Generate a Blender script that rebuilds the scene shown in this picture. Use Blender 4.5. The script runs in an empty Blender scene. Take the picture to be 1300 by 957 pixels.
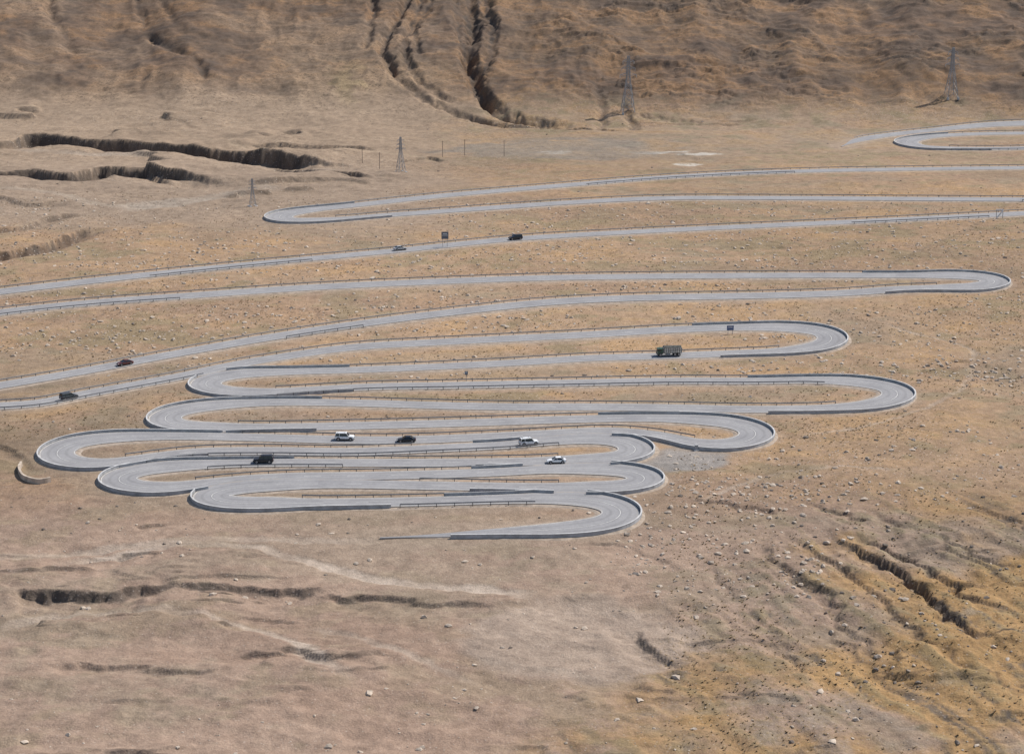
import bpy, math
import numpy as np
rng=np.random.default_rng(7)
# ------------------------------------------------------------------ camera projection: image pixels to ground
F=2528.0; CU=650.0; CV=478.5
PITCH=math.atan(628.5/F); CP=math.cos(PITCH); SP=math.sin(PITCH); CAMZ=150.0
KY=[-6000,-500,100,250,337,423,468,547,621,681,759,857,941,1020,1108,1300,1600,2200,3500,12000]
KZ=[-260,-200,-160,-147,-141,-134.3,-132.4,-128.1,-121.3,-118.8,-116.6,-114.6,-111.8,-88,-61.5,2,110,300,420,380]
YT=np.arange(-3000,11000,0.5)
HT=np.interp(YT,KY,KZ)+CAMZ
for _ in range(2):
    HT=np.convolve(np.pad(HT,20,mode='edge'),np.ones(41)/41,mode='valid')
def h(Y): return np.interp(Y,YT,HT)
_m=(YT>262)&(YT<1290)
_Y=YT[_m]; _z=HT[_m]-CAMZ; _D=_Y*CP-_z*SP; _v=CV-F*(_Y*SP+_z*CP)/_D
def v2Y(v): return np.interp(-np.asarray(v,float),-_v,_Y)
def depth(Y):
    return Y*CP-(h(Y)-CAMZ)*SP
def gp(u,v):  # image pixel (u,v) projected onto the base ground profile
    Y=v2Y(v); D=depth(Y); return np.stack([(np.asarray(u,float)-CU)*D/F,Y],-1)
def sm(x,a,b):
    t=np.clip((x-a)/(b-a),0,1); return t*t*(3-2*t)
T=rng.random((256,256))
def vn(x,y,s=0):
    x=x+s*17.31; y=y+s*9.77
    xi=np.floor(x).astype(np.int64); yi=np.floor(y).astype(np.int64)
    fx=x-xi; fy=y-yi; fx=fx*fx*(3-2*fx); fy=fy*fy*(3-2*fy)
    a=T[xi&255,yi&255]; b=T[(xi+1)&255,yi&255]; c=T[xi&255,(yi+1)&255]; d=T[(xi+1)&255,(yi+1)&255]
    return ((a*(1-fx)+b*fx)*(1-fy)+(c*(1-fx)+d*fx)*fy)*2-1
def fbm(x,y,o=4,s=0):
    r=0; a=1; n=0
    for i in range(o):
        r=r+a*vn(x,y,s+i); n+=a; a*=.5
        x,y=(x*.8-y*.6)*2.03,(x*.6+y*.8)*2.03
    return r/n
def fbmA(x,y,o=4,s=0):      # keeps its grain direction
    r=0; a=1; n=0
    for i in range(o):
        r=r+a*vn(x,y,s+i); n+=a; a*=.55; x=x*2.03; y=y*1.9
    return r/n
def ridge(x,y,o=4,s=0):
    r=0;a=1;n=0
    for i in range(o):
        r=r+a*(1-2*np.abs(vn(x,y,s+i))); n+=a; a*=.5
        x,y=(x*.8-y*.6)*2.1,(x*.6+y*.8)*2.1
    return r/n
# ------------------------------------------------------------------ materials
def nodes(name):
    m=bpy.data.materials.new(name); m.use_nodes=True
    nt=m.node_tree; b=nt.nodes['Principled BSDF']; return m,nt,b
def N(nt,t,**k):
    n=nt.nodes.new(t)
    for a,b in k.items(): setattr(n,a,b)
    return n
def noise(nt,scale,detail=4,rough=.6,vec=None):
    n=N(nt,'ShaderNodeTexNoise'); n.inputs['Scale'].default_value=scale
    n.inputs['Detail'].default_value=detail; n.inputs['Roughness'].default_value=rough
    if vec is not None: nt.links.new(vec,n.inputs['Vector'])
    return n.outputs['Fac']
def ramp(nt,src,pts):
    r=N(nt,'ShaderNodeValToRGB'); e=r.color_ramp.elements
    e[0].position=pts[0][0]; e[0].color=(*pts[0][1],1)
    e[1].position=pts[-1][0]; e[1].color=(*pts[-1][1],1)
    for p,c in pts[1:-1]:
        x=e.new(p); x.color=(*c,1)
    nt.links.new(src,r.inputs['Fac']); return r.outputs['Color']
def mix(nt,a,b,fac,bt='MIX'):
    m=N(nt,'ShaderNodeMix',data_type='RGBA',blend_type=bt)
    for s,i in ((fac,0),(a,6),(b,7)):
        if isinstance(s,(int,float)): m.inputs[i].default_value=s
        elif isinstance(s,tuple): m.inputs[i].default_value=(*s,1)
        else: nt.links.new(s,m.inputs[i])
    return m.outputs[2]
def simple(name,col,rough=.6,metal=0,var=.15,scale=3):
    m,nt,b=nodes(name)
    tc=N(nt,'ShaderNodeTexCoord'); n=noise(nt,scale,2,.6,tc.outputs['Object'])
    lo=tuple(c*(1-var) for c in col); hi=tuple(min(1,c*(1+var)) for c in col)
    nt.links.new(ramp(nt,n,[(.3,lo),(.7,hi)]),b.inputs['Base Color'])
    b.inputs['Roughness'].default_value=rough; b.inputs['Metallic'].default_value=metal
    return m
def g3(v): return (v,v,v)
def mat_ground():
    m,nt,b=nodes('soil_and_dry_grass'); L=nt.links.new
    tc=N(nt,'ShaderNodeTexCoord'); o=tc.outputs['Object']
    at=N(nt,'ShaderNodeAttribute',attribute_name='soil')
    at2=N(nt,'ShaderNodeAttribute',attribute_name='cover')
    sep=N(nt,'ShaderNodeSeparateColor'); L(at2.outputs['Color'],sep.inputs[0])
    c=at.outputs['Color']
    nA=noise(nt,.35,5,.7,o); nB=noise(nt,1.3,3,.75,o)
    c=mix(nt,c,ramp(nt,nA,[(.3,(.74,.73,.72)),(.7,(1.2,1.2,1.19))]),1.0,'MULTIPLY')
    tf=ramp(nt,nB,[(.5,g3(0)),(.62,g3(1))])
    mm=N(nt,'ShaderNodeMath',operation='MULTIPLY'); L(tf,mm.inputs[0]); L(sep.outputs[0],mm.inputs[1])
    c=mix(nt,c,(.27,.19,.092),mm.outputs[0])
    td=ramp(nt,noise(nt,.8,4,.75,o),[(.53,g3(0)),(.62,g3(.85))])
    m2=N(nt,'ShaderNodeMath',operation='MULTIPLY'); L(td,m2.inputs[0]); L(sep.outputs[1],m2.inputs[1])
    c=mix(nt,c,(.12,.09,.064),m2.outputs[0])
    vo=N(nt,'ShaderNodeTexVoronoi'); vo.inputs['Scale'].default_value=.9; L(o,vo.inputs['Vector'])
    st=ramp(nt,vo.outputs['Distance'],[(.10,g3(1)),(.2,g3(0))])
    m3=N(nt,'ShaderNodeMath',operation='MULTIPLY'); L(st,m3.inputs[0]); L(sep.outputs[2],m3.inputs[1])
    c=mix(nt,c,(.54,.46,.38),m3.outputs[0])
    c=mix(nt,c,ramp(nt,noise(nt,3.2,2,.8,o),[(.32,g3(.8)),(.68,g3(1.18))]),1.0,'MULTIPLY')
    L(c,b.inputs['Base Color']); b.inputs['Roughness'].default_value=.95
    b.inputs['Specular IOR Level'].default_value=.1
    bp=N(nt,'ShaderNodeBump'); bp.inputs['Strength'].default_value=.7; bp.inputs['Distance'].default_value=.4
    L(nB,bp.inputs['Height']); L(bp.outputs[0],b.inputs['Normal'])
    return m
def mat_asphalt():
    m,nt,b=nodes('worn_asphalt'); L=nt.links.new
    tc=N(nt,'ShaderNodeTexCoord'); o=tc.outputs['Object']
    c=ramp(nt,noise(nt,.12,4,.65,o),[(.3,(.262,.252,.248)),(.7,(.335,.322,.312))])
    c=mix(nt,c,ramp(nt,noise(nt,1.5,3,.7,o),[(.3,g3(.9)),(.7,g3(1.08))]),1.0,'MULTIPLY')
    uv=N(nt,'ShaderNodeSeparateXYZ'); L(tc.outputs['UV'],uv.inputs[0])
    ml=N(nt,'ShaderNodeMath',operation='MULTIPLY'); ml.inputs[1].default_value=12.6; L(uv.outputs[0],ml.inputs[0])
    sn=N(nt,'ShaderNodeMath',operation='COSINE'); L(ml.outputs[0],sn.inputs[0])
    c=mix(nt,c,ramp(nt,sn.outputs[0],[(.0,g3(1.05)),(1.,g3(.87))]),.8,'MULTIPLY')
    ab=N(nt,'ShaderNodeMath',operation='ABSOLUTE'); L(uv.outputs[0],ab.inputs[0])
    ad=N(nt,'ShaderNodeMath',operation='MULTIPLY_ADD'); L(noise(nt,.5,3,.7,o),ad.inputs[0]); ad.inputs[1].default_value=.5; L(ab.outputs[0],ad.inputs[2])
    m4=N(nt,'ShaderNodeMath',operation='MULTIPLY'); L(ad.outputs[0],m4.inputs[0]); m4.inputs[1].default_value=.6
    c=mix(nt,c,(.42,.355,.285),ramp(nt,m4.outputs[0],[(.66,g3(0)),(.76,g3(.6))]))
    L(c,b.inputs['Base Color']); b.inputs['Roughness'].default_value=.9; b.inputs['Specular IOR Level'].default_value=.25
    return m
M_ground=mat_ground(); M_asph=mat_asphalt()
M_grav=simple('gravel_shoulder',(.36,.285,.215),.95,0,.25,.8)
M_white=simple('road_paint',(.60,.58,.53),.7,0,.25,.7)
M_conc=simple('concrete',(.52,.505,.48),.85,0,.2,.6)
M_conc2=simple('darker_concrete',(.36,.355,.35),.9,0,.25,.5)  # darker tone for wall faces and marker body; wall tops use the paler concrete
M_steel=simple('galvanised_steel',(.24,.24,.24),.6,.2,.2,1)
M_post=simple('post_paint',(.09,.09,.09),.7,0,.2,1)
M_pyl=simple('lattice_steel',(.33,.33,.33),.6,.1,.1,1)
M_stone=simple('pale_stone',(.48,.39,.30),.95,0,.3,.6)
M_tuft=simple('dry_grass_blades',(.31,.22,.12),.95,0,.3,.3)
M_glass=simple('vehicle_glass',(.02,.025,.03),.12,0,.1,1)
M_tyre=simple('tyre_rubber',(.025,.025,.025),.85,0,.1,5)
M_rim=simple('wheel_rim',(.35,.35,.36),.4,.6,.1,5)
M_trim=simple('black_trim',(.03,.03,.032),.6,0,.1,3)
M_lampr=simple('tail_lamp',(.35,.02,.02),.3); M_lampw=simple('head_lamp',(.75,.75,.72),.2)
M_wood=simple('weathered_wood',(.16,.12,.09),.9)
M_blue=simple('sign_blue_paint',(.05,.10,.24),.5); M_sgrey=simple('sign_back',(.13,.14,.17),.6)
M_signw=simple('sign_white_paint',(.75,.75,.74),.5)
def paint(n,c): return simple(n,c,.35,0,.06,1)
# ------------------------------------------------------------------ mesh helpers
def mesh_np(name,V,Fc,mats,midx=None,smooth=False,uv=None):
    V=np.asarray(V,np.float32); Fc=np.asarray(Fc,np.int32); k=Fc.shape[1]; n=len(Fc)
    me=bpy.data.meshes.new(name); me.vertices.add(len(V)); me.vertices.foreach_set('co',V.ravel())
    me.loops.add(n*k); me.loops.foreach_set('vertex_index',Fc.ravel())
    me.polygons.add(n); me.polygons.foreach_set('loop_start',np.arange(0,n*k,k,dtype=np.int32))
    for m in mats: me.materials.append(m)
    if midx is not None: me.polygons.foreach_set('material_index',np.asarray(midx,np.int32))
    me.polygons.foreach_set('use_smooth',np.full(n,smooth))
    if uv is not None:
        l=me.uv_layers.new(name='UVMap'); l.data.foreach_set('uv',np.asarray(uv,np.float32)[Fc.ravel()].ravel())
    me.update(calc_edges=True)
    ob=bpy.data.objects.new(name,me); bpy.context.scene.collection.objects.link(ob); return ob
class MB:
    def __init__(s): s.v=[]; s.f=[]; s.m=[]
    def add(s,vs,fs,m):
        o=len(s.v); s.v+= [tuple(map(float,p)) for p in vs]
        for f in fs: s.f.append([i+o for i in f]); s.m.append(m)
    def box(s,c,d,m=0,taper=1.0):
        x,y,z=c; a,b,e=d[0]/2,d[1]/2,d[2]/2; t=taper
        s.add([(x-a,y-b,z-e),(x+a,y-b,z-e),(x+a,y+b,z-e),(x-a,y+b,z-e),(x-a*t,y-b*t,z+e),(x+a*t,y-b*t,z+e),(x+a*t,y+b*t,z+e),(x-a*t,y+b*t,z+e)],
          [(3,2,1,0),(4,5,6,7),(0,1,5,4),(1,2,6,5),(2,3,7,6),(3,0,4,7)],m)
    def beam(s,p,q,r,m=0,n=4):
        p=np.array(p,float); q=np.array(q,float); d=q-p; d/=np.linalg.norm(d)
        a=np.cross(d,[0,0,1]) if abs(d[2])<.95 else np.cross(d,[0,1,0]); a/=np.linalg.norm(a); b=np.cross(d,a)
        vs=[];
        for e in (p,q):
            for i in range(n):
                t=2*math.pi*(i+.5)/n; vs.append(e+r*(a*math.cos(t)+b*math.sin(t)))
        fs=[(i,(i+1)%n,n+(i+1)%n,n+i) for i in range(n)]+[tuple(range(n))[::-1],tuple(range(n,2*n))]
        s.add(vs,fs,m)
    def loft(s,rings,m,mf=None):
        k=len(rings[0]); o=len(s.v)
        for r in rings: s.v+=[tuple(map(float,p)) for p in r]
        for i in range(len(rings)-1):
            for j in range(k):
                s.f.append([o+i*k+j,o+i*k+(j+1)%k,o+(i+1)*k+(j+1)%k,o+(i+1)*k+j]); s.m.append(mf(i,j) if mf else m)
        s.f.append([o+j for j in range(k)][::-1]); s.m.append(m)
        s.f.append([o+(len(rings)-1)*k+j for j in range(k)]); s.m.append(m)
    def obj(s,name,mats,loc=(0,0,0),rz=0):
        me=bpy.data.meshes.new(name); me.from_pydata(s.v,[],s.f)
        for m in mats: me.materials.append(m)
        me.polygons.foreach_set('material_index',s.m); me.update()
        ob=bpy.data.objects.new(name,me); bpy.context.scene.collection.objects.link(ob)
        ob.location=loc; ob.rotation_euler[2]=rz
        import bmesh
        bm=bmesh.new(); bm.from_mesh(me); bmesh.ops.recalc_face_normals(bm,faces=bm.faces); bm.to_mesh(me); bm.free()
        return ob
# ------------------------------------------------------------------ road alignments
ROADS=[  # centrelines given as image pixel coordinates
 [(1400,151),(1320,156),(1240,160),(1150,169),(1095,177),(1066,187)],
 [(1400,169),(1320,169),(1220,171),(1170,175),(1150,181),(1170,187),(1250,189),(1320,188),(1400,187)],
 [(1450,211),(1320,213),(1150,215),(1000,218),(850,225),(700,237),(560,249),(450,261),(385,268),(355,274),(360,280),(410,280),(500,273),(600,266),(750,256),(850,252),(1000,252),(1150,253),(1320,254),(1450,255)],
 [(1450,264),(1320,270),(1265,273),(1100,281),(900,290),(800,295),(650,304),(500,319),(350,333),(200,348),(0,371),(-150,390)],
 [(-150,418),(0,397),(100,386),(250,375),(400,365),(550,358),(700,353),(850,351),(1000,350),(1150,350),(1220,350),(1255,353),(1266,358),(1250,364),(1200,366),(1150,367),(1080,372),(1000,375),(900,377),(800,379),(700,384),(600,394),(500,406),(400,420),(300,436),(200,454),(100,473),(0,490),(-150,514)],
 [(-150,520),(-10,516),(50,512),(100,502),(160,491),(230,478),(300,463),(380,450),(450,441),(550,435),(650,430),(750,425),(850,419),(930,416),(1000,416),(1045,421),(1058,430),(1045,439),(1000,446),(930,449),(850,452),(750,455),(650,461),(550,466),(450,470),(370,472),(300,475),(268,481),(258,489),(275,496),(330,499),(400,495),(480,491),(550,490),(650,488),(750,486),(850,484),(950,484),(1050,483),(1105,487),(1138,495),(1138,506),(1105,515),(1050,519),(950,520),(850,518),(750,517),(650,517),(550,515),(450,512),(350,511),(270,515),(220,523),(206,532),(220,540),(265,543),(340,543),(450,541),(600,537),(720,533),(820,531),(885,533),(935,538),(960,547),(958,557),(930,565),(885,564),(840,554),(780,548),(700,551),(600,556),(520,559),(440,559),(330,556),(220,554),(140,556),(90,563),(70,575),(82,586),(130,590),(180,583),(240,575),(330,573),(450,574),(550,570),(650,565),(710,559),(760,557),(797,562),(810,571),(797,580),(750,584),(650,587),(550,588),(450,588),(350,588),(260,590),(190,595),(153,603),(147,611),(170,619),(220,620),(290,611),(370,606),(450,605),(540,603),(630,600),(700,596),(770,596),(812,601),(823,609),(805,617),(740,620),(650,619),(540,617),(420,615),(330,617),(275,624),(262,632),(285,639),(350,640),(450,639),(550,637),(650,634),(725,633),(775,640),(792,651),(775,664),(720,672),(620,677),(560,680),(480,683)],
]
def catmull(P,step=1.0):
    P=np.asarray(P,float); out=[]
    Q=np.vstack([2*P[0]-P[1],P,2*P[-1]-P[-2]])
    for i in range(1,len(Q)-2):
        p0,p1,p2,p3=Q[i-1:i+3]
        t0=0; t1=t0+np.linalg.norm(p1-p0)**.5; t2=t1+np.linalg.norm(p2-p1)**.5; t3=t2+np.linalg.norm(p3-p2)**.5
        n=max(4,int(np.linalg.norm(p2-p1)/.3)); t=np.linspace(t1,t2,n,endpoint=False)[:,None]
        A1=(t1-t)/(t1-t0)*p0+(t-t0)/(t1-t0)*p1; A2=(t2-t)/(t2-t1)*p1+(t-t1)/(t2-t1)*p2; A3=(t3-t)/(t3-t2)*p2+(t-t2)/(t3-t2)*p3
        B1=(t2-t)/(t2-t0)*A1+(t-t0)/(t2-t0)*A2; B2=(t3-t)/(t3-t1)*A2+(t-t1)/(t3-t1)*A3
        out.append((t2-t)/(t2-t1)*B1+(t-t1)/(t2-t1)*B2)
    C=np.vstack(out+[P[-1:]]); 
    s=np.r_[0,np.cumsum(np.linalg.norm(np.diff(C,axis=0),axis=1))]
    q=np.arange(0,s[-1],step); return np.stack([np.interp(q,s,C[:,0]),np.interp(q,s,C[:,1])],-1)
def gsm(C,sig):
    k=int(sig*3); w=np.exp(-.5*(np.arange(-k,k+1)/sig)**2); w/=w.sum()
    return np.stack([np.convolve(np.pad(C[:,i],k,mode='reflect',reflect_type='odd'),w,mode='valid') for i in (0,1)],-1)
paths=[]
for kr,R in enumerate(ROADS):
    R=np.array(R,float); W=gp(R[:,0],R[:,1]); C=catmull(W); C=gsm(C,3.0)
    s=np.r_[0,np.cumsum(np.linalg.norm(np.diff(C,axis=0),axis=1))]; q=np.arange(0,s[-1],1.0)
    C=np.stack([np.interp(q,s,C[:,0]),np.interp(q,s,C[:,1])],-1)
    Tn=np.gradient(C,axis=0); Tn/=np.linalg.norm(Tn,axis=1)[:,None]
    Nn=np.stack([-Tn[:,1],Tn[:,0]],-1)
    ang=np.unwrap(np.arctan2(Tn[:,1],Tn[:,0])); n=len(C)
    i0=np.clip(np.arange(n)-22,0,n-1); i1=np.clip(np.arange(n)+22,0,n-1); turn=ang[i1]-ang[i0]
    b=np.clip(np.abs(turn)/2.4,0,1)
    b=np.convolve(np.pad(b,6,mode='edge'),np.ones(13)/13,mode='valid')
    hw=2.85+1.45*b*b+.35*sm(C[:,1],540,640)+.6*sm(C[:,1],640,760)
    up=.10+.12*np.arange(n)/max(n,500)
    if kr in (0,5):
        e=sm(np.arange(n)*1.0,n-(38 if kr==5 else 30),n-1); hw=hw*(1-.93*e); up=up-.08*e
    paths.append(dict(C=C,T=Tn,N=Nn,turn=turn,hw=hw,s=np.arange(n)*1.0,up=up,end=(kr in (0,5))))
ALLC=np.vstack([p['C'] for p in paths]); AID=np.concatenate([[k]*len(p['C']) for k,p in enumerate(paths)]); AIX=np.concatenate([np.arange(len(p['C'])) for p in paths])
def other_dist(k,idx,pts,gap=55):
    out=np.full(len(pts),99.)
    for a in range(0,len(pts),400):
        P=pts[a:a+400]; d=np.hypot(P[:,None,0]-ALLC[None,:,0],P[:,None,1]-ALLC[None,:,1])
        same=(AID[None,:]==k)&(np.abs(AIX[None,:]-idx[a:a+400,None])<gap)
        d[same]=99; out[a:a+400]=d.min(1)
    return out
# distance raster
RX0,RY0=-460,240; RW,RH=920,1000
DR=np.full((RW,RH),40.,np.float32)
for c in ALLC:
    i=int(c[0]-RX0); j=int(c[1]-RY0); a0,a1=max(0,i-36),min(RW,i+37); b0,b1=max(0,j-36),min(RH,j+37)
    if a0>=a1 or b0>=b1: continue
    xx=np.arange(a0,a1)[:,None]+RX0-c[0]; yy=np.arange(b0,b1)[None,:]+RY0-c[1]
    DR[a0:a1,b0:b1]=np.minimum(DR[a0:a1,b0:b1],np.hypot(xx,yy))
def rdist(x,y):
    fx=np.clip(x-RX0,0,RW-1.001); fy=np.clip(y-RY0,0,RH-1.001); i=fx.astype(int); j=fy.astype(int); a=fx-i; b=fy-j
    r=(DR[i,j]*(1-a)+DR[i+1,j]*a)*(1-b)+(DR[i,j+1]*(1-a)+DR[i+1,j+1]*a)*b
    out=(x<RX0)|(x>RX0+RW)|(y<RY0)|(y>RY0+RH)
    return np.where(out,40,r)
# ------------------------------------------------------------------ terrain sheet
def geo(a,b,n,first):
    r=np.linspace(0,1,n+1)[1:]; L=abs(b-a); k=3.2
    e=(np.exp(k*r)-1)/(math.exp(k)-1); return a+np.sign(b-a)*L*e
xc=np.arange(-140,140.01,.6); xr=np.arange(141,400,1.1); xo=geo(xr[-1],8000,60,3)
XA=np.concatenate([-xo[::-1],-xr[::-1],xc,xr,xo])
YA=np.concatenate([geo(300,-2500,50,2)[::-1],np.arange(300,420,.35),np.arange(420,660,.5),np.arange(660,1300,.85),geo(1300,9000,70,3)])
X,Y=np.meshgrid(XA,YA)
H0=h(Y); Dp=depth(Y); pix_u=X*F/np.maximum(Dp,50)+CU  # image pixel coordinates of each ground vertex, used to place zones
pix_v=CV-F*(Y*SP+(H0-CAMZ)*CP)/np.maximum(Dp,50)
RD=rdist(X,Y); mask=sm(RD,5.,15)
far=sm(RD,14,36)
mtn=sm(Y+12*vn(X*.02,X*0,3),945,985)
Z=H0-.15*(1-mask)
Z+=mask*(.6*fbm(X*.045,Y*.045,4,1)+.25*fbm(X*.25,Y*.25,3,5))
Z+=far*(1-mtn)*1.7*fbm(X*.016,Y*.02,4,9)
dark=np.zeros_like(Z)  # mask: exposed rock, plus painted shade on cut faces toward the viewer
# lumpy, washed ground on the near slope
nearz=(1-sm(Y,395,425))*far
Z+=nearz*(.8*ridge(X*.03+.01*Y,Y*.06,4,12)+.35*ridge(X*.13,Y*.2,3,14))
bl=sm(Y,700,760)*(1-mtn)*(1-sm(X,-90,-20))*far
Z+=bl*1.8*ridge(X*.018,Y*.035,4,16)
# small wash-out ledges: steps along level lines of a noise field, facing down-slope
def ledges(w,fx,fy,amp,seed,thr=0.0,dk=.6,wid=.03,lo=0.0):
    q=fbm(X*fx+.004*Y,Y*fy,5,seed); s=sm(q,thr,thr+wid)
    m_=w*sm(fbm(X*fx*2.2,Y*fy*.9,3,seed+7),lo,lo+.25)
    dq=np.gradient(q,axis=0)
    global Z
    Z=Z+amp*(s-sm(q,thr,thr+.45))*m_
    f=m_*dk*(s>0)*(1-sm(q,thr+wid*.8,thr+wid*1.6))*(dq>0)*sm(q,thr-.001,thr+.004)  # shade tone goes only on the ledge side facing the viewer
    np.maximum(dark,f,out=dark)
ledges(nearz,.012,.045,1.0,150,.0,.55,.025,.0)
ledges(nearz,.03,.09,.5,170,.05,.5,.04,.05)
ledges(bl,.010,.022,2.2,180,.0,.6,.02,-.1)
ledges(far*(1-mtn)*sm(Y,470,500)*sm(X,30,90),.02,.05,.6,190,.1,.4,.04,.1)
# mountain flank: spurs and gullies running down-slope
wx=X+14*fbm(X*.012,Y*.012,3,21); wy=Y+14*fbm(X*.012,Y*.012,3,24)
rg1=ridge(wx*.05,wy*.02,3,37)
Z+=mtn*(5.5*ridge(wx*.011,wy*.0045,4,30)+1.5*rg1+1.1*fbm(X*.12,Y*.2,4,33))
Z+=sm(Y,1200,1800)*60*fbm(X*.0018,Y*.0018,4,40)+sm(np.abs(X),450,1800)*35*fbm(X*.0015,Y*.0015,4,44)*sm(RD,20,40)
ter=fbm(wx*.07+.03*wy,wy*.16,5,50)
tz=mtn*(.15+.85*sm(pix_u+60*fbm(X*.02,Y*.02,3,52),620,800))*sm(fbm(X*.03,Y*.04,3,54),-.5,.1)
Z+=tz*1.1*sm(ter,-.02,.06)
ledges(tz,.045,.10,1.2,220,.1,.75,.06,-.3)
ledges(tz,.03,.07,1.2,240,.0,.7,.03,-.2)
# lower right slope: beds of shale running down toward the viewer
lr=sm(pix_u-(pix_v-590)*(-.9)+60*fbm(X*.03,Y*.03,3,57),960,1120)*sm(pix_v,585,680)*sm(RD,12,30)
qx=X+7*fbm(X*.02,Y*.02,3,58)+1.5*fbm(X*.12,Y*.12,3,59); al=.40*qx-.917*Y; pe=.917*qx+.40*Y
strata=fbmA(pe*.10,al*.012,4,60); str2=fbmA(pe*.45,al*.04,3,66)
Z+=lr*(1.5*np.abs(strata)+.55*str2)
JX=X+2.2*fbm(X*.07,Y*.07,3,70)+1.1*vn(X*.35,Y*.35,71)+.6*vn(X*.9,Y*.9,72); JY=Y+3.2*fbm(X*.06,Y*.06,3,75)+1.3*vn(X*.35,Y*.35,76)+.7*vn(X*.9,Y*.9,77)
def poly_sd(P,R,jit=1.0):
    P=np.asarray(P,float); W=gp(P[:,0],P[:,1]); C=catmull(W,4.0)
    x0,x1=C[:,0].min()-R-6,C[:,0].max()+R+6; y0,y1=C[:,1].min()-R-8,C[:,1].max()+R+8
    ia=slice(np.searchsorted(YA,y0),np.searchsorted(YA,y1)); ja=slice(np.searchsorted(XA,x0),np.searchsorted(XA,x1))
    px=X[ia,ja]+(JX[ia,ja]-X[ia,ja])*jit; py=Y[ia,ja]+(JY[ia,ja]-Y[ia,ja])*jit
    best=np.full(px.shape,1e9); sd=np.full(px.shape,1e9); tt=np.zeros(px.shape); n=len(C)-1
    for i in range(n):
        a=C[i]; d=C[i+1]-a; L2=(d@d)+1e-9
        t=np.clip(((px-a[0])*d[0]+(py-a[1])*d[1])/L2,0,1)
        ex=px-a[0]-t*d[0]; ey=py-a[1]-t*d[1]; dd=np.hypot(ex,ey)
        s=np.sign(d[0]*ey-d[1]*ex); u=dd<best
        best=np.where(u,dd,best); sd=np.where(u,-s*dd,sd); tt=np.where(u,(i+t)/n,tt)
    return ia,ja,best,sd,tt
def scarp(P,dep,w,dk=.9,jit=.7,var=.5):
    ia,ja,b,sd,t=poly_sd(P,w,jit)
    e=np.minimum(sm(t,0,.2),1-sm(t,.75,1))*np.clip(.85+var*1.4*fbm(X[ia,ja]*.06,Y[ia,ja]*.02,3,80),.05,1.4)
    lip=.25*dep
    p=sm(sd,-.1,.35+lip)*(1-sm(sd,1.0+lip,w))*(sd<w)
    Z[ia,ja]-=dep*e*p*sm(RD[ia,ja],5,10)
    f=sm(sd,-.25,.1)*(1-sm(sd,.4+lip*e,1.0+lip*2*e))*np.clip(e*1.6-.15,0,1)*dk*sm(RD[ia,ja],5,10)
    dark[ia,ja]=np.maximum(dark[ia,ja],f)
def gully(P,dep,w,dk=.7,jit=1.4):
    ia,ja,b,sd,t=poly_sd(P,w,jit)
    e=(1-sm(t,.9,1))*np.clip(.75+.9*fbm(X[ia,ja]*.05,Y[ia,ja]*.05,3,83),.1,1.4)
    Z[ia,ja]-=dep*e*(1-sm(b,.2,w))
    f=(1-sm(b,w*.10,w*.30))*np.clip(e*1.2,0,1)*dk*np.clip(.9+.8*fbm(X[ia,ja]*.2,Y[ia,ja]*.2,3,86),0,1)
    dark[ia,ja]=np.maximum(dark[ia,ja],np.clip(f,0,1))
scarp([(-70,184),(-30,182),(0,181),(18,178),(30,171),(60,170),(110,175),(160,176),(200,182),(250,187),(300,190),(350,195),(390,203),(430,208),(480,212)],9,32,1,.8,.2)
scarp([(340,209),(400,215),(430,217),(480,226)],2.8,14,.8)
scarp([(-140,214),(-40,216),(0,217),(40,214),(80,222),(130,214),(190,216),(240,227),(310,238)],5.5,22,1,.8,.25)
scarp([(300,184),(380,184),(440,186),(490,192)],1.8,14,.6)
scarp([(500,205),(540,198),(570,206)],1.4,12,.4)
scarp([(-60,330),(-30,325),(0,320),(30,315),(60,307),(100,293),(140,285)],3.4,12,.9)
scarp([(-40,252),(0,255),(40,262),(90,256)],2.0,12,.6)
scarp([(-40,292),(20,288),(60,275),(120,270)],1.8,10,.6)
scarp([(5,757),(45,752),(80,757),(130,758),(180,750),(255,747)],2.4,12,1,.8,.3)
scarp([(205,752),(280,745),(340,748),(440,752)],1.5,9,1,.8,.3)
scarp([(385,757),(470,757),(500,756),(560,763),(670,773)],1.4,10,.8,.9,.3)
scarp([(140,709),(180,704),(235,706)],.9,6,.7)
scarp([(170,669),(200,665),(232,669)],.8,5,.5)
scarp([(812,794),(832,822),(876,852)],1.5,8,.8)
scarp([(40,851),(110,842),(160,846),(230,852),(330,848)],.9,7,.45)
scarp([(0,560),(30,575),(55,600)],.9,6,.3)
def R_(P,dp,dk=.8): scarp(P,dp*.5,4.0,dk,1.1,.9)
R_([(1045,684),(1090,700),(1130,722),(1170,752),(1210,783),(1260,815),(1340,856)],2.6,.95)
R_([(1075,678),(1140,700),(1200,738),(1270,778),(1370,830)],2.0)
R_([(1000,682),(1060,722),(1110,762),(1170,812),(1240,858)],1.4)
R_([(950,680),(1010,730),(1060,776),(1120,830),(1170,880)],1.1,.7)
R_([(1100,645),(1180,678),(1250,712),(1350,760)],1.5)
R_([(870,636),(950,646),(1020,658)],1.,.6); R_([(1010,638),(1080,655),(1130,670)],1.,.6)
R_([(890,710),(950,770),(1000,826),(1060,890)],.9,.6); R_([(1140,855),(1220,890),(1340,950)],1.4)
R_([(1050,790),(1120,850),(1210,930)],1.2,.7); R_([(1170,685),(1230,716),(1310,765)],1.3,.8)
R_([(740,686),(810,700),(870,732)],.9,.6); R_([(1110,508),(1150,520),(1185,512)],1.3,.7); R_([(1190,830),(1250,860),(1330,900)],1.2,.7)
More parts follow.
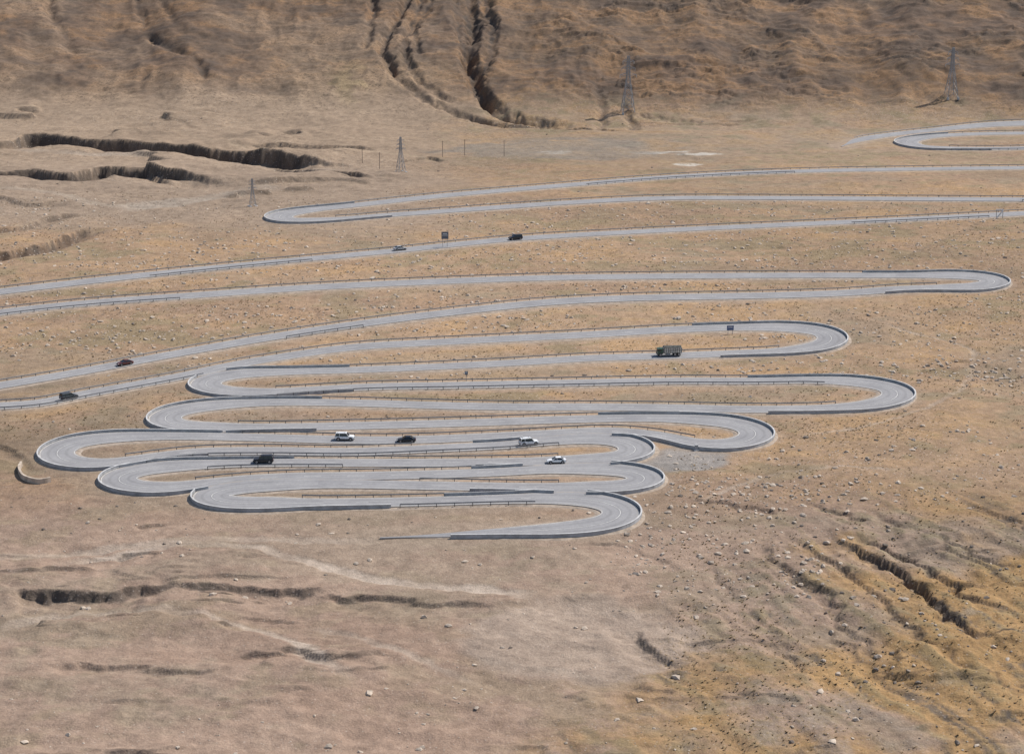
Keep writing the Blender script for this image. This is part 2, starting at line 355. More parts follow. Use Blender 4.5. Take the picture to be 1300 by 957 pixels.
R_([(1220,640),(1270,655),(1340,690)],1.,.6); R_([(930,560),(975,572),(1000,562)],1.2,.5); R_([(780,688),(815,672),(835,655)],1.1,.5)
gully([(588,-60),(592,0),(602,40),(598,80),(612,118),(645,148),(700,158),(752,162)],6,7,1,1)
gully([(612,-40),(620,20),(624,60),(606,100)],3.5,5,.95,1)
gully([(580,-40),(582,20),(588,60),(596,90)],3,4,.9,1)
gully([(600,-40),(608,20),(596,60),(604,90)],2,5,.9,1)
gully([(525,-50),(518,0),(500,35),(486,66),(503,103),(548,132),(600,150),(655,163)],4,4.5,.95,1)
gully([(548,-40),(530,20),(512,60),(522,95),(560,125),(600,140)],3,4,.85,1)
gully([(560,-40),(545,10),(526,45),(535,80)],2.,3,.75,1)
gully([(170,-50),(178,10),(192,45),(230,76),(290,120)],3,4,1,1)
gully([(475,-50),(472,20),(468,50),(458,70)],3,4,.95,1)
gully([(190,-30),(215,20),(240,60)],1.5,3,.5,1); gully([(60,-30),(70,30),(100,70)],2,4,.4,1)
gully([(757,110),(762,140),(760,168)],2.,3.5,.7,1)
gully([(788,135),(800,152),(808,170)],2.,4,.7,1)
gully([(1200,108),(1212,125),(1216,140)],1.5,3.5,.6)
gully([(820,150),(870,155),(900,158)],1.5,4,.5)
scarp([(620,156),(700,160),(752,163),(810,170)],2.2,10,.8,1)
# ---- soil colours
def C3(*c): return np.array(c,np.float64)
def blend(col,c,w): return col*(1-w[...,None])+c*w[...,None]
n0=fbm(X*.006,Y*.008,4,90); n1=fbm(X*.02,Y*.03,4,100); n2=fbm(X*.06,Y*.09,4,110); n3=fbm(X*.2,Y*.3,4,120); n4=fbm(X*.012,Y*.03,4,130)
col=np.ones(Z.shape+(3,))*C3(.375,.252,.160)
low=sm(pix_v+30*n1,560,680); col=blend(col,C3(.345,.245,.180),low)
ul=(1-sm(pix_v+10*n2,275,310))*(1-sm(pix_u+60*n1,480,700)); col=blend(col,C3(.325,.245,.178),ul*.9)
fan=(1-sm(pix_v,190,225))*(1-mtn); col=blend(col,C3(.335,.245,.168),fan*.8)
col=blend(col,C3(.40,.245,.115),sm(n2+.6*n3,.0,.5)*(1-low)*(1-ul)*.5)
col=blend(col,C3(.24,.20,.115),sm(-n2+.7*n3+.5*n4,.05,.45)*(1-low*.5)*(1-ul)*.55)
col=blend(col,C3(.29,.195,.14),sm(n4+.4*n2,.1,.45)*(1-ul)*.5)
col=blend(col,C3(.27,.215,.155),sm(-n1-.5*n4+.4*n3,.15,.5)*(1-ul)*.45)
mc=np.ones_like(col)*C3(.190,.128,.088)
mc=blend(mc,C3(.265,.155,.083),sm(n2+.7*n3,-.05,.45)*.7)
mc=blend(mc,C3(.26,.188,.13),sm(-n1+.2*n2,.15,.4)*.5*(1-sm(pix_u,560,700)))
mc=blend(mc,C3(.115,.088,.07),sm(-n2+.7*n3,.05,.4)*.65)
mc=blend(mc,C3(.105,.082,.066),sm(-rg1+.5*n3,.15,.6)*.5)
apr=(1-sm(pix_u+60*n1,520,640))*sm(pix_v+25*n2,85,150); mc=blend(mc,C3(.33,.235,.155),apr)
mc=blend(mc,C3(.31,.225,.148),(1-sm(np.abs(pix_u-430-80*n1),40,150))*sm(pix_v,0,140)*.6)
mc=blend(mc,C3(.28,.215,.115),(1-sm(np.abs(pix_u-420-.15*pix_v-40*n2),4,22))*sm(pix_v,60,110)*.5)
col=blend(col,mc,mtn)
orange=lr*sm(n1+.5*n2+.6*sm(pix_u,1050,1280)+.4*strata,.05,.6)
col=blend(col,C3(.38,.225,.088),orange*.8)
col=blend(col,C3(.21,.175,.10),lr*sm(str2+.7*n3,.1,.5)*.5)
stk=(1-sm(np.abs(strata),.01,.08))*sm(n2+.6*n3,-.2,.2)
col=blend(col,C3(.13,.105,.085),lr*stk*.9)
col=blend(col,C3(.26,.21,.17),lr*sm(-strata+.6*n3,.2,.6)*.5)
def ell(u,v,a,b,pw=1.0):
    return 1-sm(np.hypot((pix_u-u)/a,(pix_v-v)/b)+.35*n2+.15*n3,.75,1.05)
pan=ell(735,812,155,52); col=blend(col,C3(.365,.28,.215),pan*.9)
for e in ((705,196,26,3.5),(840,194,50,3.),(875,208,26,2.5),(880,196,40,2.2)): col=blend(col,C3(.56,.51,.44),ell(*e)*sm(n3,-.4,.2)*.8)
col=blend(col,C3(.26,.23,.195),ell(720,190,160,14)*.6*(1-mtn))
pull=ell(868,582,62,17); col=blend(col,C3(.31,.28,.25),pull*.95)
col=blend(col,C3(.30,.225,.165),ell(350,590,330,90)*.4)
def track(P,w,c,a=.7,jit=.5):
    ia,ja,b,sd,t=poly_sd(P,w*2,jit)
    k=(1-sm(b,w*.45,w))*a*np.minimum(sm(t,0,.1),1-sm(t,.88,1))*np.clip(.8+.9*n2[ia,ja],.1,1); Z[ia,ja]-=.4*k
    col[ia,ja]=col[ia,ja]*(1-k[...,None])+C3(*c)*k[...,None]
pal=(.44,.355,.28); pal2=(.40,.32,.25)
track([(60,722),(150,708),(230,694),(310,699),(400,714),(480,733),(560,744),(640,752),(720,775)],2.2,pal,.9)
track([(-30,800),(60,783),(180,777),(280,790),(350,815),(420,850),(470,880)],2.,pal,.85)
track([(-40,712),(60,708),(120,700),(250,688),(400,686),(520,684)],2.4,pal2,.75)
track([(380,800),(480,820),(560,850),(620,880)],1.6,pal2,.6); track([(600,840),(700,850),(800,880)],1.6,pal2,.5)
track([(140,268),(190,261),(250,252),(310,243),(372,234)],8,(.38,.315,.25),.85)
track([(-20,240),(60,245),(130,262),(190,262)],4,(.38,.31,.24),.6)
track([(-20,190),(100,196),(240,200),(360,212),(470,215)],5,(.37,.30,.235),.6)
track([(890,640),(950,612),(1010,598),(1080,592),(1150,600)],1.2,pal,.6)
track([(1000,560),(1070,545),(1150,528),(1220,490),(1230,440),(1150,420),(1100,400)],1.,pal,.6)
track([(1080,350),(1140,330),(1230,290),(1290,250)],1.2,(.22,.17,.125),.6)
track([(900,280),(780,240),(640,215),(500,195),(340,190),(200,160)],2.6,(.38,.29,.2),.4)
col=blend(col,C3(.35,.27,.20),(1-sm(RD+2*n3,4.5,8.5))*.55)
col=col*(1+.20*n0+.16*n2+.12*n3)[...,None]
col=blend(col,C3(.105,.085,.07),np.clip(dark*(.85+.5*n3),0,1))  # shade of the cut faces painted into the colour, along with rock tone
col=np.clip(col,.02,.8)
grass=np.clip((1-low)*(1-ul*.6)*.6+lr*.4+low*.12,0,1)*(1-pull)*sm(RD,5,9)*(1-apr*.6)*(1-mtn*.4)*sm(n1+n2,-.5,.2); grass=np.where(dark>.4,0,grass)
tuss=np.clip(.15+.65*mtn*(1-apr*.6)+.6*sm(n2+.6*n4,.0,.4)*(1-low)+.2*lr,0,1)*sm(RD,5,9)*(1-pan)
stone=np.clip((1-mtn)*(.3+.6*sm(n1,-.1,.3)*(1-low)),0,1)*sm(RD,5,8)
ny,nx=Z.shape
V=np.stack([X,Y,Z],-1).reshape(-1,3)
ii=(np.arange(ny-1)[:,None]*nx+np.arange(nx-1)[None,:]).ravel()
Fq=np.stack([ii,ii+1,ii+nx+1,ii+nx],-1)
g=mesh_np('ground',V,Fq,[M_ground],smooth=True)
for nm,arr in (('soil',col),('cover',np.stack([grass,tuss,stone],-1))):
    a=g.data.color_attributes.new(nm,'FLOAT_COLOR','POINT')
    a.data.foreach_set('color',np.concatenate([arr.reshape(-1,3),np.ones((ny*nx,1))],1).astype(np.float32).ravel())
def gz(x,y):
    x=np.asarray(x,float); y=np.asarray(y,float)
    j=np.clip(np.searchsorted(XA,x)-1,0,nx-2); i=np.clip(np.searchsorted(YA,y)-1,0,ny-2)
    a=(x-XA[j])/(XA[j+1]-XA[j]); b=(y-YA[i])/(YA[i+1]-YA[i])
    return (Z[i,j]*(1-a)+Z[i,j+1]*a)*(1-b)+(Z[i+1,j]*(1-a)+Z[i+1,j+1]*a)*b
# ------------------------------------------------------------------ road meshes
def strips(name,secs,mats):
    VV=[];FF=[];MM=[];UU=[];o=0
    for (P,m,uvx) in secs:          # P: (n,k,3)
        n,k,_=P.shape
        VV.append(P.reshape(-1,3)); UU.append(np.stack([np.broadcast_to(uvx,(n,k)),np.broadcast_to(np.arange(n)[:,None],(n,k))],-1).reshape(-1,2))
        i=(np.arange(n-1)[:,None]*k+np.arange(k-1)[None,:]); 
        f=np.stack([i,i+1,i+k+1,i+k],-1).reshape(-1,4)[:, ::-1]+o
        FF.append(f); mm=np.broadcast_to(np.array(m)[None,:],(n-1,k-1)).ravel(); MM.append(mm); o+=n*k
    return mesh_np(name,np.vstack(VV),np.vstack(FF),mats,np.concatenate(MM),False,np.vstack(UU))
def off3(p,off,dz,idx=slice(None)):
    xy=p['C'][idx]+p['N'][idx]*np.asarray(off)[...,None]
    z=h(xy[:,1])+dz
    return np.concatenate([xy,z[:,None]],1)
def runs(mk,minlen=4):
    r=[];i=0;n=len(mk)
    while i<n:
        if mk[i]:
            j=i
            while j+1<n and mk[j+1]: j+=1
            if j-i>=minlen: r.append((i,j+1))
            i=j+1
        else: i+=1
    return r
for k,p in enumerate(paths):
    hw=p['hw']; up=p['up']; n=len(hw); secs=[]
    jl=.5*vn(np.arange(n)*.15,np.zeros(n),200+k)+.3*vn(np.arange(n)*.6,np.zeros(n),205+k); jr=.5*vn(np.arange(n)*.15,np.zeros(n),210+k)+.3*vn(np.arange(n)*.6,np.zeros(n),215+k)
    ef=np.ones(n)
    if p['end']: ef=1-sm(np.arange(n)*1.0,n-40,n-1)
    for sg in (1,-1):
        jj=jl if sg>0 else jr
        A=[off3(p,sg*(hw-.3*ef),.03*ef),off3(p,sg*(hw+(.6+jj*.6)*ef+.03),.02*ef),off3(p,sg*(hw+(2.0+jj)*ef+.06),-.4)]
        if sg>0: A=A[::-1]
        secs.append((np.stack(A[::-1],1),[1,1],np.zeros(3)))
    fr=np.linspace(-1,1,5); A=[off3(p,f*hw,up) for f in fr]
    secs.append((np.stack(A,1)[:, :],[0]*4,fr))
    for o,w,dash in ((1,.075,0),(-1,.075,0),(0,.07,1)):
        offs=o*(hw-.28)
        pts=p['C']+p['N']*offs[:,None]; dd=other_dist(k,np.arange(n),pts)
        mk=(dd>4.4)&(ef>.8)
        if dash: mk&=(((np.arange(n)//5)%2==0)|(np.abs(p['turn'])>1.0))
        for a,b in runs(mk,3):
            ix=slice(a,b)
            secs.append((np.stack([off3(p,offs[ix]-w,up[ix]+.015,ix),off3(p,offs[ix]+w,up[ix]+.015,ix)],1),[2],np.zeros(2)))
    for sg in (1,-1):
        A=[off3(p,sg*hw,up),off3(p,sg*(hw+.05),np.full(n,-.1))]
        secs.append((np.stack(A,1),[0],np.zeros(2)))
    strips('road',secs,[M_asph,M_grav,M_white])
    hair=np.abs(p['turn'])>1.75
    for a,b in runs(hair,8):
        sg=-1 if p['turn'][(a+b)//2]>0 else 1
        a2=max(0,a-22); b2=min(n,b+22); idx=np.arange(a2,b2)
        offs=sg*(hw[idx]+.3); pts=p['C'][idx]+p['N'][idx]*offs[:,None]
        ok=other_dist(k,idx,pts)>3.1
        sec2=[]
        for c,d in runs(ok,6):
            jx=idx[c:d]; o=offs[c:d]; u=up[jx]
            Q=[off3(p,o-sg*.14,u-.3,jx),off3(p,o-sg*.12,u+.58,jx),off3(p,o+sg*.14,u+.58,jx),off3(p,o+sg*.2,np.full(len(jx),-.7),jx)]
            sec2.append((np.stack(Q,1),[1,0,1],np.zeros(4)))
            Q=[off3(p,o-sg*.17,u+.59,jx),off3(p,o-sg*.17,u+.68,jx),off3(p,o+sg*.18,u+.68,jx),off3(p,o+sg*.18,u+.59,jx),off3(p,o-sg*.17,u+.59,jx)]
            sec2.append((np.stack(Q,1),[1,0,0,0],np.zeros(5)))
        if sec2: strips('parapet_wall',sec2,[M_conc,M_conc2])
    far_side=np.where(p['N'][:,1]>0,1,-1)
    for which in (1,-1):
        sgn=far_side*which
        offs=sgn*(hw+.3); pts=p['C']+p['N']*offs[:,None]
        ok=(other_dist(k,np.arange(n),pts)>4.2)&(np.abs(p['turn'])<1.5)&(ef>.6)
        if which==-1: ok&=(vn(np.arange(n)*.012,np.zeros(n),300+k)>.22)
        ok[1:]&=(np.diff(sgn)==0)
        sec=[]; mb=MB()
        for a,b in runs(ok,14):
            ix=slice(a,b); o=offs[ix]; u=up[ix]; s_=sgn[a]
            Q=[off3(p,o,u+.44,ix),off3(p,o-s_*.07,u+.52,ix),off3(p,o,u+.59,ix),off3(p,o-s_*.07,u+.66,ix),off3(p,o,u+.74,ix),off3(p,o+s_*.05,u+.59,ix),off3(p,o,u+.44,ix)]
            sec.append((np.stack(Q,1),[0]*6,np.zeros(7)))
            for i in range(a,b,4):
                c=p['C'][i]+p['N'][i]*(offs[i]+sgn[i]*.14); zz=float(h(c[1]))
                mb.box((c[0],c[1],zz+.3),(.15,.15,1.1+2*(up[i]-.2)),1)
        if sec:
            ob=strips('guardrail',sec,[M_steel,M_post])
            po=mb.obj('posts',[M_steel,M_post]); po.parent=ob
# ------------------------------------------------------------------ stones and tufts (single meshes)
t=(1+5**.5)/2
IV=np.array([(-1,t,0),(1,t,0),(-1,-t,0),(1,-t,0),(0,-1,t),(0,1,t),(0,-1,-t),(0,1,-t),(t,0,-1),(t,0,1),(-t,0,-1),(-t,0,1)])/math.sqrt(1+t*t)
IF=np.array([(0,11,5),(0,5,1),(0,1,7),(0,7,10),(0,10,11),(1,5,9),(5,11,4),(11,10,2),(10,7,6),(7,1,8),(3,9,4),(3,4,2),(3,2,6),(3,6,8),(3,8,9),(4,9,5),(2,4,11),(6,2,10),(8,6,7),(9,8,1)])
def scatter(n,ufun,minr):
    u,v=ufun(n); P=gp(u,v); P=P+rng.normal(0,1.5,P.shape)
    k=rdist(P[:,0],P[:,1])>minr; return P[k]
def rocks(name,P,smin,smax,mat,pw=3):
    n=len(P); s=smin+(smax-smin)*rng.random(n)**pw
    sc=s[:,None]*(.7+.6*rng.random((n,3)))*np.array([1,1,.6]); 
    Vv=IV[None]*(1+.22*rng.normal(size=(n,12,1)))*sc[:,None,:]
    an=rng.random(n)*6.28; c,sn=np.cos(an)[:,None],np.sin(an)[:,None]
    x=Vv[...,0]*c-Vv[...,1]*sn; y=Vv[...,0]*sn+Vv[...,1]*c
    z=Vv[...,2]+(gz(P[:,0],P[:,1])+.1*s)[:,None]
    W=np.stack([x+P[:,:1],y+P[:,1:2],z],-1).reshape(-1,3)
    FF=(IF[None]+(np.arange(n)*12)[:,None,None]).reshape(-1,3)
    return mesh_np(name,W,FF,[mat])
def uni(u0,u1,v0,v1): return lambda n:(rng.uniform(u0,u1,n),rng.uniform(v0,v1,n))
P1=np.vstack([scatter(10500,uni(-40,1340,255,480),6.),scatter(1700,uni(850,1340,420,640),6.5),scatter(1000,uni(-40,1340,480,960),6.5),scatter(600,uni(780,1050,600,760),6.5)])
kk=fbm(P1[:,0]*.03,P1[:,1]*.04,3,400)+.5*rng.random(len(P1))>.1; P1=P1[kk]
rocks('scattered_stones',P1,.14,.75,M_stone,3.0)
M_dark=simple('dark_shale',(.18,.145,.115),.95,0,.3,.6)
P2=np.vstack([scatter(900,uni(-40,1340,150,700),7),scatter(160,uni(1000,1340,640,960),7)])
rocks('shale_boulders',P2,.12,.6,M_dark,3.5)
P3=np.vstack([scatter(26000,uni(-40,1340,240,560),6.),scatter(5000,uni(850,1340,560,960),6.5)])
kk=fbm(P3[:,0]*.04,P3[:,1]*.05,3,430)+.6*rng.random(len(P3))>.15; P3=P3[kk]
n=len(P3); nb=5; s=.12+.24*rng.random((n,1))
an=rng.random((n,nb))*6.28; r=s*(.7+.6*rng.random((n,nb))); hx=s*(.6+.5*rng.random((n,nb)))
z0=gz(P3[:,0],P3[:,1])[:,None]-.05
ca,sa=np.cos(an),np.sin(an); px=P3[:,:1]; py=P3[:,1:2]; w=.6*s
A=np.stack([px-sa*w,py+ca*w,z0+0*an],-1); B=np.stack([px+sa*w,py-ca*w,z0+0*an],-1); Cc=np.stack([px+ca*r,py+sa*r,z0+hx],-1)
VV=np.stack([A,B,Cc],2).reshape(-1,3); mesh_np('dry_grass',VV,np.arange(len(VV)).reshape(-1,3),[M_tuft])
# ------------------------------------------------------------------ vehicles
def on_road(u,v):
    P=gp(u,v); d=np.hypot(ALLC[:,0]-P[0],ALLC[:,1]-P[1]); j=int(d.argmin()); p=paths[AID[j]]; i=AIX[j]
    lat=float(np.clip((P-p['C'][i])@p['N'][i],-1.6,1.6)); lat=1.45*(1 if lat>=0 else -1) if abs(lat)>.6 else lat
    c=p['C'][i]+p['N'][i]*lat; T_=p['T'][i]
    return c,float(h(c[1])+p['up'][i]),math.atan2(T_[1],T_[0])
def ring(x,zb,zt,hw,r=.13):
    return [(x,-hw*.9,zb),(x,-hw,zb+.14),(x,-hw*1.0,zb+(zt-zb)*.55),(x,-hw*.985,zt-r),(x,-hw*.9,zt),(x,hw*.9,zt),(x,hw*.985,zt-r),(x,hw*1.0,zb+(zt-zb)*.55),(x,hw,zb+.14),(x,hw*.9,zb)]
def wheel(mb,x,y,r,w,side):
    mb.beam((x,y-w/2,r),(x,y+w/2,r),r,2,18); yo=y+side*(w/2+.004)
    mb.beam((x,yo-.01,r),(x,yo+.01,r),r*.62,3,12); mb.beam((x,yo-.012,r),(x,yo+.02,r),r*.18,4,8)
def car(name,u,v,body,kind='suv',flip=False,rack=False):
    mb=MB(); S=kind=='suv'; L=4.75 if S else 4.6; hw=.95 if S else .9; zb=.34 if S else .24; belt=1.1 if S else .9; hood=1.04 if S else .8; roof=1.84 if S else 1.43; f=L/2
    if S: st=[(-f,.5,.95,hw*.86),(-f+.08,zb,belt,hw*.95),(-f+.5,zb,belt,hw),(0,zb,belt,hw),(f-1.35,zb,belt,hw),(f-.5,zb,hood,hw*.98),(f-.14,zb+.05,hood-.1,hw*.9),(f,.5,hood-.28,hw*.8)]
    else: st=[(-f,.45,.78,hw*.84),(-f+.12,zb,.9,hw*.94),(-f+.8,zb,.93,hw),(0,zb,belt,hw),(f-1.4,zb,belt,hw),(f-.6,zb,hood,hw*.97),(f-.16,zb+.03,hood-.13,hw*.88),(f,.4,hood-.3,hw*.76)]
    mb.loft([ring(*a) for a in st],0)
    g=([(-f+.1,0),(-f+.3,1),(f-1.95,1),(f-1.28,0)] if S else [(-f+.55,0),(-f+1.25,1),(f-2.15,1),(f-1.3,0)])
    rg=[]
    for x,top in g:
        zt=roof-.05 if top else belt+.02; ht=hw*(.80 if S else .72) if top else hw*.92
        rg.append([(x,-hw*.93,belt-.03),(x,-ht,zt),(x,ht,zt),(x,hw*.93,belt-.03)])
    mb.loft(rg,1)
    xr,xf=g[1][0],g[2][0]; hr=hw*(.80 if S else .72)
    mb.loft([[(xr-.06,-hr-.03,roof-.05),(xr,-hr+.06,roof+.01),(xr,hr-.06,roof+.01),(xr-.06,hr+.03,roof-.05)],[(xf+.06,-hr-.03,roof-.05),(xf-.02,-hr+.06,roof+.01),(xf-.02,hr-.06,roof+.01),(xf+.06,hr+.03,roof-.05)]],0)
    for sd in (1,-1):
        yb,yt=sd*hw*.94,sd*(hr+.01)
        mb.beam((g[3][0],yb,belt),(xf,yt,roof-.04),.05,0); mb.beam((g[0][0],yb,belt),(xr,yt,roof-.04),.07 if S else .06,0)
        mb.beam((-.1,yb,belt),(-.1,yt,roof-.04),.05,0 if not S else 4)
        if S: mb.beam((-f+1.15,yb,belt),(-f+1.15,yt,roof-.04),.07,0)
        for x in (-f+.88,f-.88):
            r=.39 if S else .33
            mb.beam((x,sd*(hw-.1),r+.03),(x,sd*(hw+.008),r+.03),r+.09,4,18); wheel(mb,x,sd*(hw-.1),r,.24,sd)
        mb.box((g[3][0]-.15,sd*(hw+.12),belt+.08),(.14,.2,.16),0)
        mb.box((f-.16,sd*hw*.66,hood-.2),(.2,.34,.15),5); mb.box((-f+.06,sd*hw*.8,belt-.22),(.12,.2,.3),6)
        for x in (-.15,.85 if not S else .9): mb.box((x-.3,sd*(hw+.005),belt-.14),(.16,.03,.035),4)
        mb.box((0,sd*(hw-.02),zb+.05),(L-2.6,.08,.12),4)
    mb.box((f-.05,0,hood-.27),(.1,hw*.95,.2),4); mb.box((f-.02,0,.5),(.14,hw*1.6,.2),4 if S else 0); mb.box((-f+.02,0,.52),(.14,hw*1.6,.2),4 if S else 0)
    mb.box((f+.055,0,.5),(.02,.46,.13),5); mb.box((-f-.055,0,.78),(.02,.46,.13),5)
    if rack:
        for sd in (1,-1): mb.beam((xr+.1,sd*(hr-.08),roof+.07),(xf-.1,sd*(hr-.08),roof+.07),.025,4)
        for x in (xr+.4,xf-.4): mb.beam((x,-hr+.08,roof+.08),(x,hr-.08,roof+.08),.025,4)
    c,z,a=on_road(u,v); 
    if flip: a+=math.pi
    ob=mb.obj(name,[body,M_glass,M_tyre,M_rim,M_trim,M_lampw,M_lampr],(c[0],c[1],z+.005),a)
    bv=ob.modifiers.new('b','BEVEL'); bv.width=.03; bv.segments=2; bv.limit_method='ANGLE'; bv.angle_limit=.6
    return ob
W_=paint('white_paint',(.80,.80,.78)); K_=paint('black_paint',(.02,.022,.028)); S_=paint('silver_paint',(.45,.45,.44)); D_=paint('maroon_paint',(.10,.025,.02)); G_=paint('dark_grey_paint',(.05,.055,.06))
def face(u,v,right):
    c,z,a=on_road(u,v); return (math.cos(a)>0)!=right
for nm,u,v,b,k,right,rk in (('suv',440,559,W_,'suv',True,True),('car',515,561,K_,'sedan',False,False),('suv',672,566,W_,'suv',True,True),('suv',337,588,K_,'suv',False,True),
   ('car',706,588,W_,'sedan',False,False),('car',654,305,K_,'suv',False,False),('car',509,318,S_,'sedan',True,False),('car',161,464,D_,'sedan',False,False),('suv',86,506,G_,'suv',True,False)):
    car(nm,u,v,b,k,face(u,v,right),rk)
# truck
mb=MB(); 
mb.box((2.55,0,1.45),(1.6,2.1,1.5),0,.94); mb.box((2.3,0,2.24),(1.1,1.85,.14),0,.85); mb.box((3.32,0,1.85),(.08,1.75,.6),1)
for sd in (1,-1):
    mb.box((2.7,sd*1.03,1.8),(.9,.05,.5),1); mb.box((3.5,sd*1.15,1.9),(.1,.22,.4),4); mb.box((3.36,sd*.8,.95),(.06,.3,.2),5)
    for x in (2.5,-1.6,-2.7): 
        wheel(mb,x,sd*.95,.48,.3,sd); mb.box((x,sd*1.0,1.02),(1.15,.3,.06),4)
    mb.box((.4,sd*.9,.62),(1.4,.3,.5),8)
    for i in range(9): mb.box((-3.45+i*.62,sd*1.19,1.75),(.1,.06,1.25),4)
    for z in (1.3,1.65,2.0,2.3): mb.box((-.97,sd*1.15,z),(5.2,.04,.25),7)
mb.box((3.35,0,.72),(.2,2.1,.3),4); mb.box((-.8,0,.85),(5.6,.9,.22),4); mb.box((-.97,0,1.1),(5.3,2.3,.14),7)
mb.box((-3.56,0,1.75),(.06,2.3,1.2),7); mb.box((1.62,0,1.85),(.06,2.3,1.4),7)
for i in range(5): 
    x=-3.4+i*.98; mb.loft([[(x,-1.08,2.3),(x,-1.0,2.62+.05*(i%2)),(x,-.4,2.85),(x,.4,2.85-.04*(i%2)),(x,1.0,2.6),(x,1.08,2.3)],[(x+.98,-1.08,2.3),(x+.98,-1.0,2.62+.05*((i+1)%2)),(x+.98,-.4,2.85),(x+.98,.4,2.85-.04*((i+1)%2)),(x+.98,1.0,2.6),(x+.98,1.08,2.3)]],9)
c,z,a=on_road(848,452)
if face(848,452,False): a+=math.pi
M_tarp=simple('tarpaulin',(.07,.07,.06),.8,0,.4,1.5); G2=paint('green_cab_paint',(.05,.10,.07)); M_bed=simple('cargo_boards',(.55,.53,.47),.7,0,.2,1)
tr=mb.obj('truck',[G2,M_glass,M_tyre,M_rim,M_trim,M_lampw,M_lampr,M_bed,M_steel,M_tarp],(c[0],c[1],z+.005),a)
# ------------------------------------------------------------------ pylons, poles, signs
def pylon(u,v,H,rz=0.3):
    mb=MB(); b=H*.11; tpw=H*.018; r=H*.0048
    def w(z): 
        f=z/H; return b+(tpw*1.6-b)*min(1,f/.62) if f<.62 else tpw*1.6+(tpw-tpw*1.6)*(f-.62)/.38
    lv=[0,.16,.3,.42,.52,.62,.7,.78,.86,.94,1]; cs=[(1,1),(1,-1),(-1,-1),(-1,1)]
    for i in range(len(lv)-1):
        z0,z1=lv[i]*H,lv[i+1]*H; w0,w1=w(z0),w(z1)
        for j in range(4):
            a,c=cs[j],cs[(j+1)%4]
            mb.beam((a[0]*w0,a[1]*w0,z0),(a[0]*w1,a[1]*w1,z1),r*1.35,0)
            mb.beam((a[0]*w0,a[1]*w0,z0),(c[0]*w1,c[1]*w1,z1),r*.7,0); mb.beam((c[0]*w0,c[1]*w0,z0),(a[0]*w1,a[1]*w1,z1),r*.7,0)
            mb.beam((a[0]*w1,a[1]*w1,z1),(c[0]*w1,c[1]*w1,z1),r*.7,0)
    for f,l in ((.66,.15),(.78,.12),(.9,.10)):
        z=f*H; ww=w(z)
        for sd in (1,-1):
            t_=(sd*l*H,0,z+.01*H)
            for yy in (1,-1):
                mb.beam((sd*ww,yy*ww,z),t_,r,0); mb.beam((sd*ww,yy*ww,z+.045*H),t_,r,0)
            mb.beam(t_,(t_[0],0,t_[2]-.05*H),r*1.1,1)
    for a in cs: mb.box((a[0]*b,a[1]*b,-.2),(.9,.9,1.2),1)
    P=gp(u,v); zz=float(gz(P[0],P[1]))
    mb.obj('electricity_pylon',[M_pyl,M_conc],(P[0],P[1],zz-.2),rz)
pylon(797,142,27,.15); pylon(1207,127,24,.2); pylon(509,219,14.5,.5); pylon(321,262,10.5,.4)
for u,v in ((562,200),(590,198),(482,216),(460,206),(640,200)):
    mb=MB(); mb.beam((0,0,-.5),(0,0,7),.11,0,8); mb.beam((-.8,0,6.5),(.8,0,6.5),.05,0); 
    for x in (-.7,0,.7): mb.beam((x,0,6.5),(x,0,6.8),.04,1,6)
    P=gp(u,v); mb.obj('utility_pole',[M_wood,M_conc],(P[0],P[1],float(gz(*P))))
def sign(name,u,v,w,hh,z,mat,posts=2,rz=0):
    mb=MB(); P=gp(u,v)
    for x in ([-w*.32,w*.32] if posts==2 else [0]): mb.beam((x,.08,-.4),(x,.08,z+hh-.1),.07,1,8)
    mb.box((0,0,z+hh/2),(w,.06,hh),0); mb.box((0,-.04,z+hh/2),(w*.86,.02,hh*.06),2); mb.box((0,-.04,z+hh*.72),(w*.6,.02,hh*.1),2)
    for e in (-1,1): mb.box((0,0,z+hh/2+e*(hh/2+.02)),(w+.08,.09,.04),1)
    mb.obj(name,[mat,M_steel,M_signw],(P[0],P[1],float(gz(*P))),rz)
sign('roadside_billboard',565,314,2.4,2.4,3.0,M_sgrey,2,.15)
sign('direction_sign',927,424,2.0,1.3,1.3,M_blue,2,.1)
sign('warning_sign',592,484,.9,.9,2.0,M_sgrey,1,.2)
mb=MB(); P=gp(1268,277); 
mb.loft([[(-1.0,0,.2),(-.9,.1,.2),(1.2,.1,3.1),(1.1,0,3.1)],[(-.4,0,.2),(-.3,.1,.2),(1.7,.1,2.9),(1.6,0,2.9)]],2)
mb.beam((-.9,.1,-.4),(-.9,.1,3.4),.1,1,8); mb.beam((1.4,.1,-.4),(1.4,.1,3.2),.1,1,8); mb.box((.25,.05,3.25),(2.7,.14,.3),0)
mb.obj('barrier_gate',[M_signw,M_steel,M_signw],(P[0],P[1],float(gz(*P))),0)
mb=MB(); mb.box((0,0,.2),(1.3,.8,.4),0,.9); mb.box((0,0,.95),(.85,.4,1.1),1,.9); mb.box((0,0,1.53),(.95,.5,.1),0,.8)
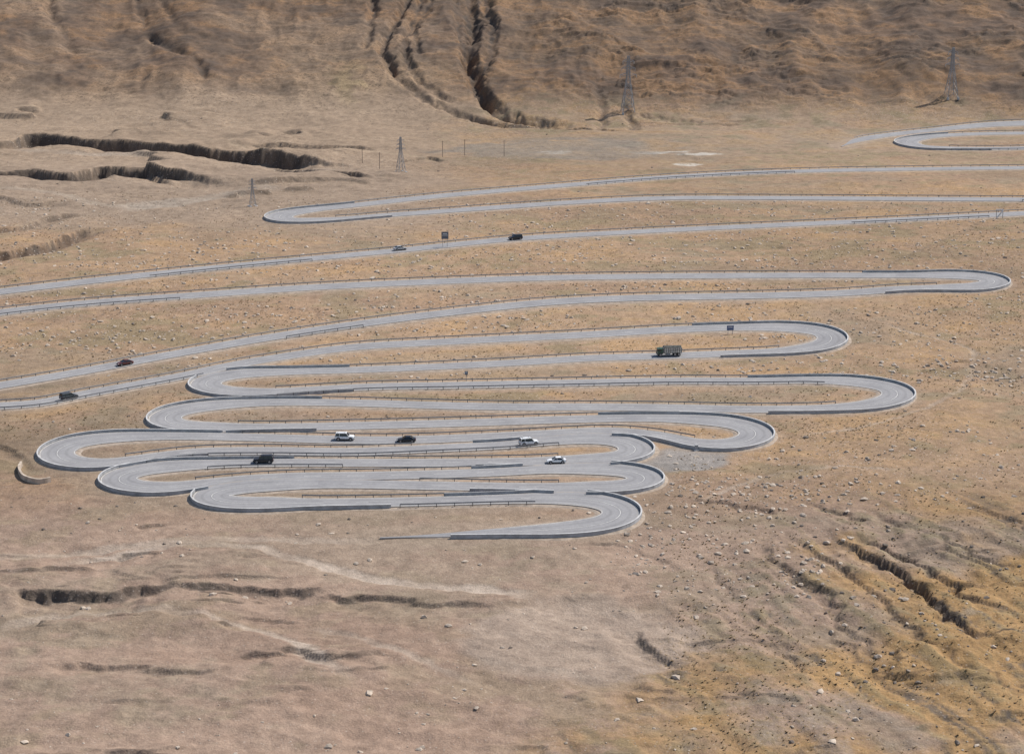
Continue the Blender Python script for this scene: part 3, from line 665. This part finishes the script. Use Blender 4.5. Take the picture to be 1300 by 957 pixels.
P=gp(884,571); mb.obj('stone_marker',[M_conc,M_conc2],(P[0],P[1],float(gz(*P))-.1),.2)
pp=np.array([(27,588),(24,595),(27,604),(36,610),(50,613),(66,610)],float); C=catmull(gp(pp[:,0],pp[:,1]),.5); C=gsm(C,1.5)
Tn=np.gradient(C,axis=0); Tn/=np.linalg.norm(Tn,axis=1)[:,None]; Nn=np.stack([-Tn[:,1],Tn[:,0]],-1); zz=gz(C[:,0],C[:,1])
Q=[np.concatenate([C+Nn*o,(zz+d)[:,None]],1) for o,d in ((-.3,-.6),(-.25,1.2),(.25,1.2),(.3,-.6))]
strips('retaining_wall',[(np.stack(Q,1),[0,0,0],np.zeros(4))],[M_stone])
# ------------------------------------------------------------------ light, sky, camera
sc=bpy.context.scene
w=bpy.data.worlds.new('World'); sc.world=w; w.use_nodes=True; nt=w.node_tree
sk=nt.nodes.new('ShaderNodeTexSky'); sk.sky_type='NISHITA'; sk.sun_disc=False
EL=math.radians(52); AZ=math.radians(62)
sk.sun_elevation=EL; sk.sun_rotation=AZ; sk.altitude=1500; sk.air_density=1; sk.dust_density=3
bg=nt.nodes['Background']; bg.inputs['Strength'].default_value=.13; nt.links.new(sk.outputs[0],bg.inputs['Color'])
L=bpy.data.lights.new('sun','SUN'); L.energy=4.4; L.angle=math.radians(.53); L.color=(1,.965,.92)
lo=bpy.data.objects.new('sun',L); sc.collection.objects.link(lo)
from mathutils import Vector
d=Vector((math.sin(AZ)*math.cos(EL),math.cos(AZ)*math.cos(EL),math.sin(EL)))
lo.rotation_euler=d.to_track_quat('Z','Y').to_euler(); lo.location=(0,300,400)
cam=bpy.data.cameras.new('camera'); co=bpy.data.objects.new('camera',cam); sc.collection.objects.link(co)
cam.sensor_width=36; cam.lens=F*36/1300; cam.clip_start=1; cam.clip_end=30000
co.location=(0,0,CAMZ); co.rotation_euler=(math.pi/2-PITCH,0,0); sc.camera=co
sc.view_settings.view_transform='Standard'; sc.view_settings.look='None'; sc.view_settings.exposure=0
